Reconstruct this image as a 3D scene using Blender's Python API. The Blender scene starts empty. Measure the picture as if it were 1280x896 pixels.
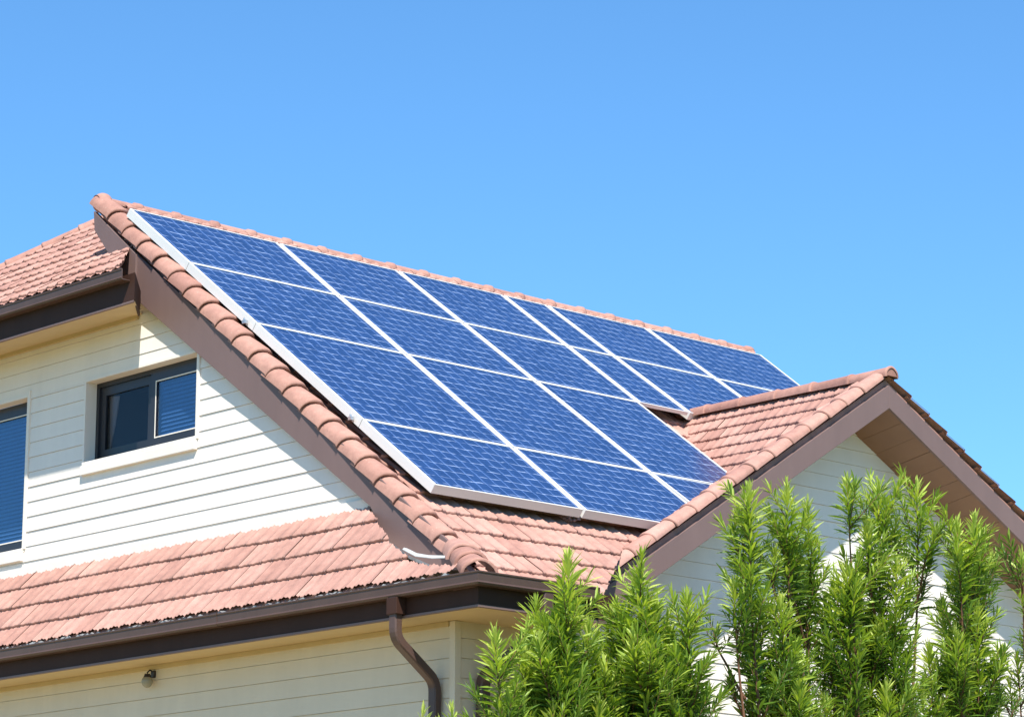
import bpy, bmesh, math, random
from mathutils import Vector, Matrix
random.seed(7)
R = math.radians
S = bpy.context.scene
COL = S.collection

# ------------------------------------------------------------------ camera
PITCH = math.atan(840 / 3632.0); YAWX = R(46.7)
CAM = Vector((-16.927, -18.398, 1.6))
cd = bpy.data.cameras.new('camera'); cam = bpy.data.objects.new('camera', cd); COL.objects.link(cam)
cam.location = CAM
cam.rotation_euler = (R(90) + PITCH, 0, -(R(90) - YAWX))
cd.sensor_fit = 'HORIZONTAL'; cd.sensor_width = 36; cd.lens = 3632 / 1280 * 36
cd.clip_start = 0.1; cd.clip_end = 3000
S.camera = cam
# ------------------------------------------------------------------ sky and sun
LD = Vector((1.0, 1.25, -2.2)).normalized()          # the way sunlight travels
w = bpy.data.worlds.new('World'); S.world = w; w.use_nodes = True
nt = w.node_tree; bg = nt.nodes['Background']
sky = nt.nodes.new('ShaderNodeTexSky'); sky.sky_type = 'NISHITA'; sky.sun_disc = False
sky.sun_elevation = math.asin(-LD.z); sky.sun_rotation = math.atan2(-LD.x, -LD.y)
sky.altitude = 300; sky.air_density = 1.0; sky.dust_density = 0.15; sky.ozone_density = 5.0
tint = nt.nodes.new('ShaderNodeMix'); tint.data_type = 'RGBA'; tint.blend_type = 'MULTIPLY'; tint.inputs[0].default_value = 1.0
tint.inputs[7].default_value = (0.655, 1.015, 1.18, 1)          # a deep clear summer blue
nt.links.new(sky.outputs[0], tint.inputs[6]); nt.links.new(tint.outputs[2], bg.inputs[0]); bg.inputs[1].default_value = 0.10
sl = bpy.data.lights.new('sun', 'SUN'); sl.energy = 4.6; sl.angle = R(0.8); sl.color = (1.0, 0.95, 0.87)
so = bpy.data.objects.new('sun', sl); COL.objects.link(so)
so.rotation_euler = LD.to_track_quat('-Z', 'Y').to_euler(); so.location = (-20, -30, 40)
S.view_settings.view_transform = 'Standard'; S.view_settings.look = 'None'
S.view_settings.gamma = 1; S.view_settings.use_curve_mapping = False
S.view_settings.exposure = 0.85
S.render.engine = 'CYCLES'

# ------------------------------------------------------------------ survey: sight lines of the photo met with known planes
def sight(x, y):
    a = (x - 640) / 3632; b = -(y - 448) / 3632
    fw = math.cos(PITCH) - b * math.sin(PITCH); u = math.sin(PITCH) + b * math.cos(PITCH)
    return Vector((fw * math.cos(YAWX) + a * math.sin(YAWX), fw * math.sin(YAWX) - a * math.cos(YAWX), u))
def onX(x, y, X): r = sight(x, y); return CAM + r * ((X - CAM.x) / r.x)
def onY(x, y, Y): r = sight(x, y); return CAM + r * ((Y - CAM.y) / r.y)
H = 5.5                      # top of the lower gutter

# ------------------------------------------------------------------ materials
def mat(name, col, rough=0.6, spec=0.4, metal=0.0):
    m = bpy.data.materials.new(name); m.use_nodes = True
    b = m.node_tree.nodes['Principled BSDF']
    b.inputs['Base Color'].default_value = (*col, 1); b.inputs['Roughness'].default_value = rough
    b.inputs['Specular IOR Level'].default_value = spec; b.inputs['Metallic'].default_value = metal
    return m
def N(m, t, **kw):
    n = m.node_tree.nodes.new(t)
    for k, v in kw.items(): setattr(n, k, v)
    return n
def L(m, a, b): m.node_tree.links.new(a, b)
def bsdf(m): return m.node_tree.nodes['Principled BSDF']
def ramp(m, fac, stops):
    r = N(m, 'ShaderNodeValToRGB'); L(m, fac, r.inputs[0]); e = r.color_ramp.elements
    while len(e) < len(stops): e.new(0.5)
    for k, (p, c) in enumerate(stops): e[k].position = p; e[k].color = (*c, 1)
    return r
def noise(m, scale, detail=4, rough=0.6, vec=None, coord='Object', stretch=None):
    tc = N(m, 'ShaderNodeTexCoord'); n = N(m, 'ShaderNodeTexNoise')
    n.inputs['Scale'].default_value = scale; n.inputs['Detail'].default_value = detail; n.inputs['Roughness'].default_value = rough
    src = tc.outputs[coord]
    if stretch:
        mp = N(m, 'ShaderNodeMapping'); mp.inputs['Scale'].default_value = stretch; L(m, src, mp.inputs[0]); src = mp.outputs[0]
    L(m, src, n.inputs['Vector']); return n
def mixc(m, fac, a, b, mode='MIX'):
    x = N(m, 'ShaderNodeMix', data_type='RGBA', blend_type=mode)
    for sock, v in ((x.inputs[0], fac), (x.inputs[6], a), (x.inputs[7], b)):
        if hasattr(v, 'links'): L(m, v, sock)
        else: sock.default_value = v if isinstance(v, float) else (*v, 1)
    return x.outputs[2]
def bump(m, h, strength, dist=0.01):
    b = N(m, 'ShaderNodeBump'); b.inputs['Strength'].default_value = strength; b.inputs['Distance'].default_value = dist
    L(m, h, b.inputs['Height']); L(m, b.outputs[0], bsdf(m).inputs['Normal'])

def tile_mat(name, c0, c1, c2):
    m = mat(name, c0, 0.75, 0.3)
    at = N(m, 'ShaderNodeAttribute', attribute_name='tone')
    r = ramp(m, at.outputs['Fac'], [(0.0, c0), (0.5, c1), (1.0, c2)])
    n = noise(m, 9, 6, 0.7); dirt = ramp(m, n.outputs['Fac'], [(0.35, (0.62, 0.58, 0.56)), (0.62, (1.06, 1.04, 1.0))])
    c = mixc(m, 0.5, r.outputs[0], dirt.outputs[0], 'MULTIPLY')
    n2 = noise(m, 45, 3, 0.6); lich = ramp(m, n2.outputs['Fac'], [(0.66, (0, 0, 0)), (0.74, (1, 1, 1))])
    c = mixc(m, lich.outputs[0], c, (0.46, 0.36, 0.29))
    n4 = noise(m, 1.6, 5, 0.65); big = ramp(m, n4.outputs['Fac'], [(0.32, (0.80, 0.76, 0.74)), (0.66, (1.10, 1.08, 1.05))])
    c = mixc(m, 0.5, c, big.outputs[0], 'MULTIPLY')
    n5 = noise(m, 26, 4, 0.75, stretch=(1, 1, 0.35)); moss = ramp(m, n5.outputs['Fac'], [(0.62, (0, 0, 0)), (0.80, (0.45, 0.45, 0.45))])
    c = mixc(m, moss.outputs[0], c, (0.13, 0.085, 0.065))
    L(m, c, bsdf(m).inputs['Base Color'])
    n3 = noise(m, 120, 4, 0.7); bump(m, n3.outputs['Fac'], 0.35, 0.006)
    return m
M = {}
M['tile'] = tile_mat('terracotta_tile', (0.385, 0.208, 0.168), (0.45, 0.252, 0.204), (0.51, 0.305, 0.252))
M['cap'] = tile_mat('ridge_tile', (0.35, 0.182, 0.145), (0.41, 0.222, 0.176), (0.46, 0.262, 0.212))
def paint(name, col, rough=0.5, var=0.12, scale=3.0, stretch=(1, 1, 0.25), spec=0.35):
    m = mat(name, col, rough, spec)
    n = noise(m, scale, 5, 0.65, stretch=stretch)
    lo = tuple(c * (1 - var) for c in col); hi = tuple(min(1, c * (1 + var * 0.5)) for c in col)
    r = ramp(m, n.outputs['Fac'], [(0.3, lo), (0.7, hi)]); L(m, r.outputs[0], bsdf(m).inputs['Base Color'])
    n2 = noise(m, 60, 3); bump(m, n2.outputs['Fac'], 0.08, 0.004)
    return m
M['wall'] = paint('white_weatherboard_paint', (0.80, 0.735, 0.66), 0.55, 0.06)
M['cream'] = paint('bounce_toned_board_paint', (0.54, 0.41, 0.21), 0.6, 0.06)  # warm bounce light under the eaves is put into this board colour
M['trim'] = paint('white_trim_paint', (0.79, 0.725, 0.64), 0.5, 0.05)
M['barge'] = paint('brown_barge_paint', (0.175, 0.114, 0.103), 0.5, 0.08)
M['fascia'] = paint('dark_brown_fascia_paint', (0.050, 0.024, 0.017), 0.6, 0.15, spec=0.15)
M['gutter'] = paint('brown_gutter_metal', (0.088, 0.052, 0.042), 0.45, 0.15, spec=0.4)
M['soffit'] = paint('brown_soffit_boards', (0.24, 0.135, 0.085), 0.6, 0.08)
M['frame'] = paint('dark_window_frame', (0.022, 0.020, 0.024), 0.35, 0.2, spec=0.5)
M['comb'] = paint('grey_eave_comb', (0.42, 0.41, 0.39), 0.6, 0.3, 20, (1, 1, 1))
M['lead'] = paint('white_flashing', (0.50, 0.49, 0.47), 0.5, 0.2, 14, (1, 1, 1))
M['alu'] = mat('pale_aluminium_frame', (0.66, 0.66, 0.64), 0.45, 0.5, 0.0)
M['clip'] = mat('galvanised_clamp', (0.55, 0.55, 0.55), 0.35, 0.5, 0.8)
M['black'] = mat('panel_backsheet', (0.03, 0.03, 0.035), 0.6)
M['blind'] = paint('pale_blind_slats', (0.50, 0.50, 0.48), 0.7, 0.05)
M['curtain'] = paint('beige_curtain', (0.82, 0.76, 0.64), 0.8, 0.1)
M['room'] = mat('dim_room', (0.22, 0.21, 0.21), 0.9)
M['ground'] = None

m = mat('window_glass', (0.02, 0.05, 0.1), 0.03)
nt = m.node_tree; out = nt.nodes['Material Output']
tr = N(m, 'ShaderNodeBsdfTransparent'); tr.inputs[0].default_value = (0.52, 0.66, 0.82, 1)
gl = N(m, 'ShaderNodeBsdfGlossy'); gl.inputs['Roughness'].default_value = 0.02; gl.inputs[0].default_value = (0.75, 0.88, 1, 1)
lw_ = N(m, 'ShaderNodeLayerWeight'); lw_.inputs[0].default_value = 0.35
fr = N(m, 'ShaderNodeMapRange'); L(m, lw_.outputs['Facing'], fr.inputs[0]); fr.inputs[3].default_value = 0.06; fr.inputs[4].default_value = 0.28
mx = N(m, 'ShaderNodeMixShader'); L(m, fr.outputs[0], mx.inputs[0]); L(m, tr.outputs[0], mx.inputs[1]); L(m, gl.outputs[0], mx.inputs[2])
L(m, mx.outputs[0], out.inputs[0]); M['glass'] = m
m = mat('grey_glass', (0.02, 0.02, 0.02), 0.05); tr = N(m, 'ShaderNodeBsdfTransparent'); tr.inputs[0].default_value = (0.62, 0.62, 0.66, 1)
gl = N(m, 'ShaderNodeBsdfGlossy'); gl.inputs['Roughness'].default_value = 0.12; mx = N(m, 'ShaderNodeMixShader'); mx.inputs[0].default_value = 0.045
L(m, tr.outputs[0], mx.inputs[1]); L(m, gl.outputs[0], mx.inputs[2]); L(m, mx.outputs[0], m.node_tree.nodes['Material Output'].inputs[0]); M['glass_grey'] = m

# solar cells: UV in metres
m = mat('solar_cells', (0.02, 0.07, 0.3), 0.22, 0.5)
uv = N(m, 'ShaderNodeUVMap'); uv.uv_map = 'UVMap'
nz = N(m, 'ShaderNodeTexNoise'); nz.inputs['Scale'].default_value = 7; nz.inputs['Detail'].default_value = 3; L(m, uv.outputs[0], nz.inputs['Vector'])
sub = N(m, 'ShaderNodeVectorMath', operation='SUBTRACT'); L(m, nz.outputs['Color'], sub.inputs[0]); sub.inputs[1].default_value = (0.5, 0.5, 0.5)
sc = N(m, 'ShaderNodeVectorMath', operation='SCALE'); L(m, sub.outputs[0], sc.inputs[0]); sc.inputs[3].default_value = 0.05
ad = N(m, 'ShaderNodeVectorMath', operation='ADD'); L(m, uv.outputs[0], ad.inputs[0]); L(m, sc.outputs[0], ad.inputs[1])
def line_mask(axis, pitch, width, soft):
    sp = N(m, 'ShaderNodeSeparateXYZ'); L(m, ad.outputs[0], sp.inputs[0])
    d = N(m, 'ShaderNodeMath', operation='DIVIDE'); L(m, sp.outputs[axis], d.inputs[0]); d.inputs[1].default_value = pitch
    f = N(m, 'ShaderNodeMath', operation='FRACT'); L(m, d.outputs[0], f.inputs[0])
    s = N(m, 'ShaderNodeMath', operation='SUBTRACT'); L(m, f.outputs[0], s.inputs[0]); s.inputs[1].default_value = 0.5
    a = N(m, 'ShaderNodeMath', operation='ABSOLUTE'); L(m, s.outputs[0], a.inputs[0])
    mr = N(m, 'ShaderNodeMapRange'); L(m, a.outputs[0], mr.inputs[0])
    mr.inputs[1].default_value = width + soft; mr.inputs[2].default_value = width; mr.inputs[3].default_value = 0; mr.inputs[4].default_value = 1
    return mr.outputs[0]
hl = line_mask(1, 0.150, 0.034, 0.035); vl = line_mask(0, 0.155, 0.035, 0.03); fl = line_mask(1, 0.05, 0.10, 0.2)
nb = N(m, 'ShaderNodeTexNoise'); nb.inputs['Scale'].default_value = 9; nb.inputs['Detail'].default_value = 2; L(m, uv.outputs[0], nb.inputs['Vector'])
brk = N(m, 'ShaderNodeMapRange'); L(m, nb.outputs['Fac'], brk.inputs[0]); brk.inputs[1].default_value = 0.36; brk.inputs[2].default_value = 0.62
def mul(a, b):
    x = N(m, 'ShaderNodeMath', operation='MULTIPLY')
    for i, v in enumerate((a, b)):
        if isinstance(v, float): x.inputs[i].default_value = v
        else: L(m, v, x.inputs[i])
    return x.outputs[0]
vb = N(m, 'ShaderNodeTexVoronoi'); vb.inputs['Scale'].default_value = 6.4; L(m, ad.outputs[0], vb.inputs['Vector'])
cb = mixc(m, vb.outputs['Color'], (0.010, 0.032, 0.108), (0.016, 0.046, 0.145))
cb = mixc(m, mul(fl, 0.08), cb, (0.12, 0.22, 0.5))
cb = mixc(m, mul(vl, 0.45), cb, (0.16, 0.27, 0.55))
cb = mixc(m, mul(mul(hl, brk.outputs[0]), 0.72), cb, (0.36, 0.46, 0.66))
L(m, cb, bsdf(m).inputs['Base Color'])
M['cell'] = m

# leaves and bark
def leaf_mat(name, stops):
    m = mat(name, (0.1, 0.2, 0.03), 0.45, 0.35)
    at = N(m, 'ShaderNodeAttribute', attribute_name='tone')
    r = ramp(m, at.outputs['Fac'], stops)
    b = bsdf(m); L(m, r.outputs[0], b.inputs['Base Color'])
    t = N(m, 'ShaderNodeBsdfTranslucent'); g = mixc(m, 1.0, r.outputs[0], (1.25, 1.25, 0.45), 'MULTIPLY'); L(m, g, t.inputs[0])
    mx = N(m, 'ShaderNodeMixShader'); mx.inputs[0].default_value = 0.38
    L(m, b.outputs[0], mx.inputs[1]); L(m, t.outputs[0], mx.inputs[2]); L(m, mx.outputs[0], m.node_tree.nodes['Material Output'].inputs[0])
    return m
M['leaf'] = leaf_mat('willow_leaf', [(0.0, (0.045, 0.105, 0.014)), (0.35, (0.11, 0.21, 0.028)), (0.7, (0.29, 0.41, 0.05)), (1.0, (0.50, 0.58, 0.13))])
M['bark'] = paint('reddish_bark', (0.16, 0.075, 0.04), 0.8, 0.4, 30, (1, 1, 0.3))

# ------------------------------------------------------------------ helpers
def obj(name, bm, material, parent=None, smooth=False):
    me = bpy.data.meshes.new(name)
    bmesh.ops.recalc_face_normals(bm, faces=bm.faces[:])
    bm.to_mesh(me); bm.free()
    if smooth:
        for p in me.polygons: p.use_smooth = True
    me.materials.append(material if not isinstance(material, str) else M[material])
    o = bpy.data.objects.new(name, me); COL.objects.link(o)
    if parent:
        o.parent = parent
        o.matrix_parent_inverse = Matrix.Translation(parent_world(parent)).inverted()
    return o
def parent_world(p):
    v = Vector(p.location)
    return v if p.type == 'EMPTY' else Vector((0, 0, 0))
def empty(name, label, cat, loc=(0, 0, 0), group=None):
    o = bpy.data.objects.new(name, None); COL.objects.link(o); o.location = loc
    o['label'] = label; o['category'] = cat
    if group: o['group'] = group
    return o
def tag(o, label, cat, group=None):
    o['label'] = label; o['category'] = cat
    if group: o['group'] = group
    return o
def prism(bm, pts, off):
    """closed slab: polygon pts pushed by vector off"""
    off = Vector(off)
    a = [bm.verts.new(p) for p in pts]; b = [bm.verts.new(Vector(p) + off) for p in pts]
    n = len(pts)
    bm.faces.new(a); bm.faces.new(b[::-1])
    for i in range(n): bm.faces.new((a[i], b[i], b[(i + 1) % n], a[(i + 1) % n]))
def box(bm, x0, x1, y0, y1, z0, z1):
    prism(bm, [(x0, y0, z0), (x1, y0, z0), (x1, y1, z0), (x0, y1, z0)], (0, 0, z1 - z0))
def bevel(bm, wd, seg=2):
    bmesh.ops.bevel(bm, geom=bm.edges[:], offset=wd, segments=seg, affect='EDGES', profile=0.5, clamp_overlap=True)
def extrude_profile(bm, prof, p0, p1, side, up, close=True):
    """2-D profile (s, t) swept from p0 to p1"""
    p0, p1, side, up = map(Vector, (p0, p1, side, up))
    a = [bm.verts.new(p0 + side * s + up * t) for s, t in prof]; b = [bm.verts.new(p1 + side * s + up * t) for s, t in prof]
    n = len(prof)
    for i in range(n if close else n - 1): bm.faces.new((a[i], a[(i + 1) % n], b[(i + 1) % n], b[i]))
    if close: bm.faces.new(a[::-1]); bm.faces.new(b)
def tube(bm, path, rad, seg=10, square=False):
    path = [Vector(p) for p in path]; rings = []
    for i, p in enumerate(path):
        d = (path[min(i + 1, len(path) - 1)] - path[max(i - 1, 0)]).normalized()
        s = d.cross(Vector((0, 0, 1)))
        s = d.cross(Vector((1, 0.3, 0))) if s.length < 1e-3 else s
        s.normalize(); u = s.cross(d).normalized()
        r = rad[i] if isinstance(rad, (list, tuple)) else rad
        rings.append([bm.verts.new(p + (s * math.cos(2 * math.pi * k / seg) + u * math.sin(2 * math.pi * k / seg)) * r) for k in range(seg)])
    for a, b in zip(rings, rings[1:]):
        for k in range(seg): bm.faces.new((a[k], a[(k + 1) % seg], b[(k + 1) % seg], b[k]))
    bm.faces.new(rings[0][::-1]); bm.faces.new(rings[-1])
def clip(bm, planes):
    for co, no in planes:
        bmesh.ops.bisect_plane(bm, geom=bm.verts[:] + bm.edges[:] + bm.faces[:], plane_co=co, plane_no=no, clear_outer=True, dist=1e-6)
def clip_xy(bm, poly, ax=(0, 1)):
    """keep what lies inside a convex outline given in two world axes"""
    c = [sum(p[k] for p in poly) / len(poly) for k in (0, 1)]
    pl = []
    for (a, b) in zip(poly, poly[1:] + poly[:1]):
        n = [b[1] - a[1], -(b[0] - a[0])]
        if n[0] * (c[0] - a[0]) + n[1] * (c[1] - a[1]) > 0: n = [-n[0], -n[1]]
        co = [0, 0, 0]; no = [0, 0, 0]
        co[ax[0]], co[ax[1]] = a; no[ax[0]], no[ax[1]] = n
        pl.append((Vector(co), Vector(no)))
    clip(bm, pl)

# ---- tiled roof fields: each tile its own curved, lapped slab
def tile_field(bm, O, U, V, u0, u1, v0, v1, e=0.345, wt=0.36, th=0.030, amp=0.019, lift=0.0):
    O, U, V = Vector(O), Vector(U).normalized(), Vector(V).normalized()
    Nn = U.cross(V).normalized()
    if Nn.z < 0: Nn = -Nn
    tone = bm.faces.layers.float.get('tone') or bm.faces.layers.float.new('tone')
    K = 12
    def prof(x):                                       # two rolls to a tile, small inner rib
        c = 0.5 + 0.5 * math.cos(2 * math.pi * (2 * x))
        return amp * (c ** 0.8) + 0.0045 * math.cos(2 * math.pi * 6 * x)
    j0 = math.floor(v0 / e); j1 = math.ceil(v1 / e)
    for j in range(j0, j1):
        i0 = math.floor(u0 / wt) - 1; i1 = math.ceil(u1 / wt) + 1
        for i in range(i0, i1):
            sh = (0.5 * wt if j % 2 else 0)
            us = i * wt + sh
            if us > u1 or us + wt < u0: continue
            dv = random.uniform(-0.007, 0.007); dh = random.uniform(-0.003, 0.004); tl = random.uniform(-0.003, 0.003)
            t = min(1, max(0, random.gauss(0.5, 0.22)))
            rows = []
            for (v, h0, pf) in ((j * e + 0.006, -0.012, 0.9), (j * e, th - 0.007, 1.0), (j * e + 0.012, th, 1.0), (j * e + e * 0.5, th * 0.5, 1.0), (j * e + e + 0.06, -0.004, 0.95)):
                r = []
                for k in range(K + 1):
                    x = k / K
                    p = prof(x)
                    sc = -0.012 * math.cos(2 * math.pi * 2 * x) * (1 if v < j * e + 0.02 else 0)
                    uu = us + x * wt * 0.998
                    r.append(bm.verts.new(O + U * uu + V * (v + dv + sc) + Nn * (h0 + dh + tl * (x - 0.5) * 2 + p * pf + lift)))
                rows.append(r)
            for a, b in zip(rows, rows[1:]):
                for k in range(K):
                    f = bm.faces.new((a[k], a[k + 1], b[k + 1], b[k])); f[tone] = t; f.smooth = True
def caps(bm, p0, p1, n, r0, r1, up, arc=200, flat=1.0, lip=0.018, collar=False, flange=0.0):
    """a run of lapped half-round tiles from the low end p0 to p1"""
    p0, p1 = Vector(p0), Vector(p1); d = (p1 - p0) / n; dn = d.normalized()
    up = Vector(up); up = (up - dn * up.dot(dn)).normalized(); s = dn.cross(up)
    tone = bm.faces.layers.float.get('tone') or bm.faces.layers.float.new('tone')
    K = 14
    for i in range(n):
        a = p0 + d * i; t = min(1, max(0, random.gauss(0.5, 0.25)))
        w0 = random.uniform(-0.006, 0.006)
        prof = [(-0.02, r0 - lip), (-0.02, r0 + 0.004), (0.0, r0 + 0.008), (0.03 if not collar else 0.07, r0 + (0.002 if not collar else 0.006)), (0.05 if not collar else 0.09, r0 - (0.001 if not collar else 0.012)), (d.length + 0.05, r1)]
        rows = []
        for (q, r) in prof:
            row = []
            for k in range(K + 1):
                an = R(90 - arc / 2 + arc * k / K)
                wob = 1 + 0.02 * math.sin(5 * an + i * 1.7)
                row.append(bm.verts.new(a + dn * q + s * (math.cos(an) * r * wob + w0) + up * (math.sin(an) * r * flat * wob)))
            if flange:                                  # outer lip turned down over the board
                for q_ in (0.5, 1.0): row.append(bm.verts.new(row[K].co - up * flange * q_ + s * 0.004 * q_))
            rows.append(row)
        for x, y in zip(rows, rows[1:]):
            for k in range(len(x) - 1):
                f = bm.faces.new((x[k], x[k + 1], y[k + 1], y[k])); f[tone] = t; f.smooth = True

# ---- lapped weatherboards on an upright plane
def boards(bm, O, U, Nn, u0, u1, z0, z1, pitch=0.165, lap=0.009, holes=()):
    O, U, Nn = Vector(O), Vector(U), Vector(Nn)
    z = z0; row = 0
    def P(u, zz, h): return O + U * u + Vector((0, 0, zz)) + Nn * h
    while z < z1:
        zt = z + pitch; cuts = sorted({z, zt} | {h for hole in holes for h in hole[2:4] if z < h < zt})
        jit = random.uniform(-0.0015, 0.0015)
        for a, b in zip(cuts, cuts[1:]):
            mid = (a + b) / 2
            segs = [(u0, u1)]
            for (ha, hb, hz0, hz1) in holes:
                if hz0 < mid < hz1:
                    ns = []
                    for (s0, s1) in segs:
                        if hb <= s0 or ha >= s1: ns.append((s0, s1)); continue
                        if s0 < ha: ns.append((s0, ha))
                        if hb < s1: ns.append((hb, s1))
                    segs = ns
            fa = lap * (1 - (a - z) / pitch) + jit; fb = lap * (1 - (b - z) / pitch) * 0.9 + jit
            bt_ = b - 0.002 if b == zt else b                # open shadow groove under the next board
            for (s0, s1) in segs:
                bm.faces.new([bm.verts.new(q) for q in (P(s0, a, fa), P(s1, a, fa), P(s1, bt_, fb - (0.001 if b == zt else 0)), P(s0, bt_, fb - (0.001 if b == zt else 0)))])
                if a == z:      # the lip under each board, with a fine groove
                    bm.faces.new([bm.verts.new(q) for q in (P(s0, a + 0.004, -0.016), P(s1, a + 0.004, -0.016), P(s1, a, fa), P(s0, a, fa))])
                    bm.faces.new([bm.verts.new(q) for q in (P(s0, a - 0.03, -0.016), P(s1, a - 0.03, -0.016), P(s1, a + 0.0039, -0.016), P(s0, a + 0.0039, -0.016))])
        z = zt; row += 1

# ================================================================== SETTING
def structure(o): o['kind'] = 'structure'; return o
bm = bmesh.new()
bmesh.ops.create_grid(bm, x_segments=8, y_segments=8, size=900)
gm = mat('lawn', (0.09, 0.14, 0.04), 0.9, 0.1)
n = noise(gm, 0.8, 8, 0.7); r = ramp(gm, n.outputs['Fac'], [(0.3, (0.10, 0.11, 0.04)), (0.7, (0.17, 0.19, 0.07))]); L(gm, r.outputs[0], bsdf(gm).inputs['Base Color'])
structure(obj('ground', bm, gm))
bm = bmesh.new(); box(bm, -11, 0.9, -7, 18, -0.05, 0.02); box(bm, 0.9, 14, -7, 2.7, -0.05, 0.018)
pm = paint('warm_bounce_surface', (0.40, 0.31, 0.18), 0.8, 0.2, 2, (1, 1, 1))
structure(obj('bounce_slab', bm, pm))  # unseen sandy slab added to bounce warm sunlight up to soffits and lower wall

# ================================================================== HOUSE
house = empty('house', 'cream weatherboard house with pink terracotta tiled roofs and brown trim', 'house', (5, 6, 0))
XV, XW = 0.83, 0.92                      # barge face, upper wall face
T = 0.785; C0 = 4.90                     # main slope: z = C0 + T*y
LS = math.hypot(1, T)
YR = 7.15; XR = 11.52                    # main ridge, right end
SK = 1.113                               # skirt roof slope
def zmain(y): return C0 + T * y
VM = Vector((0, 1, T)).normalized()
# ---- upper wall
def wY(x, y): return onX(x, y, XW)
TL, TR_, BL, BR_ = wY(108, 478), wY(247, 441), wY(107, 579), wY(247, 546)
wy0, wy1 = (TR_.y + BR_.y) / 2, (TL.y + BL.y) / 2; wz0, wz1 = (BL.z + BR_.z) / 2, (TL.z + TR_.z) / 2
q0, q1 = wY(35, 505), wY(30, 688)
ly0 = (q0.y + q1.y) / 2; lz1 = wY(35, 497).z; lz0 = wY(31, 686).z; ly1 = ly0 + 1.25
bm = bmesh.new()
boards(bm, (XW, 0, 0), (0, 1, 0), (-1, 0, 0), 1.2, 16, 6.30, 10.3, 0.167, 0.008, [(wy0, wy1, wz0, wz1), (ly0, ly1, lz0, lz1)])
clip_xy(bm, [(16, 6.30), (1.8, 6.30), (1.8, zmain(1.8) - 0.10), (5.75, zmain(5.75) - 0.10), (16, zmain(5.75) - 0.10)], (1, 2))
wall = obj('wall', bm, 'wall', house)
def clipline(y): return 0
# thin corner stop beside the small window and apron at the wall foot
bm = bmesh.new()
box(bm, XW - 0.022, XW + 0.02, wy0 - 0.045, wy0 - 0.001, wz0 - 0.02, wz1 + 0.10)
obj('casing', bm, 'trim', wall); bm = bmesh.new()
box(bm, XW - 0.022, XW + 0.02, ly0 - 0.05, ly0 - 0.001, lz0 - 0.0, lz1 + 0.07)
obj('casing', bm, 'trim', wall)
bm = bmesh.new(); box(bm, XW - 0.022, XW + 0.02, 2.45, 16, 6.44, 6.575)
obj('base_board', bm, 'trim', wall)
# ---- inner core so that no light leaks through
bm = bmesh.new()
box(bm, 1.9, 11.2, 2.6, 12.4, 0.0, 6.6); obj('inner_core', bm, 'room', house)

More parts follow.
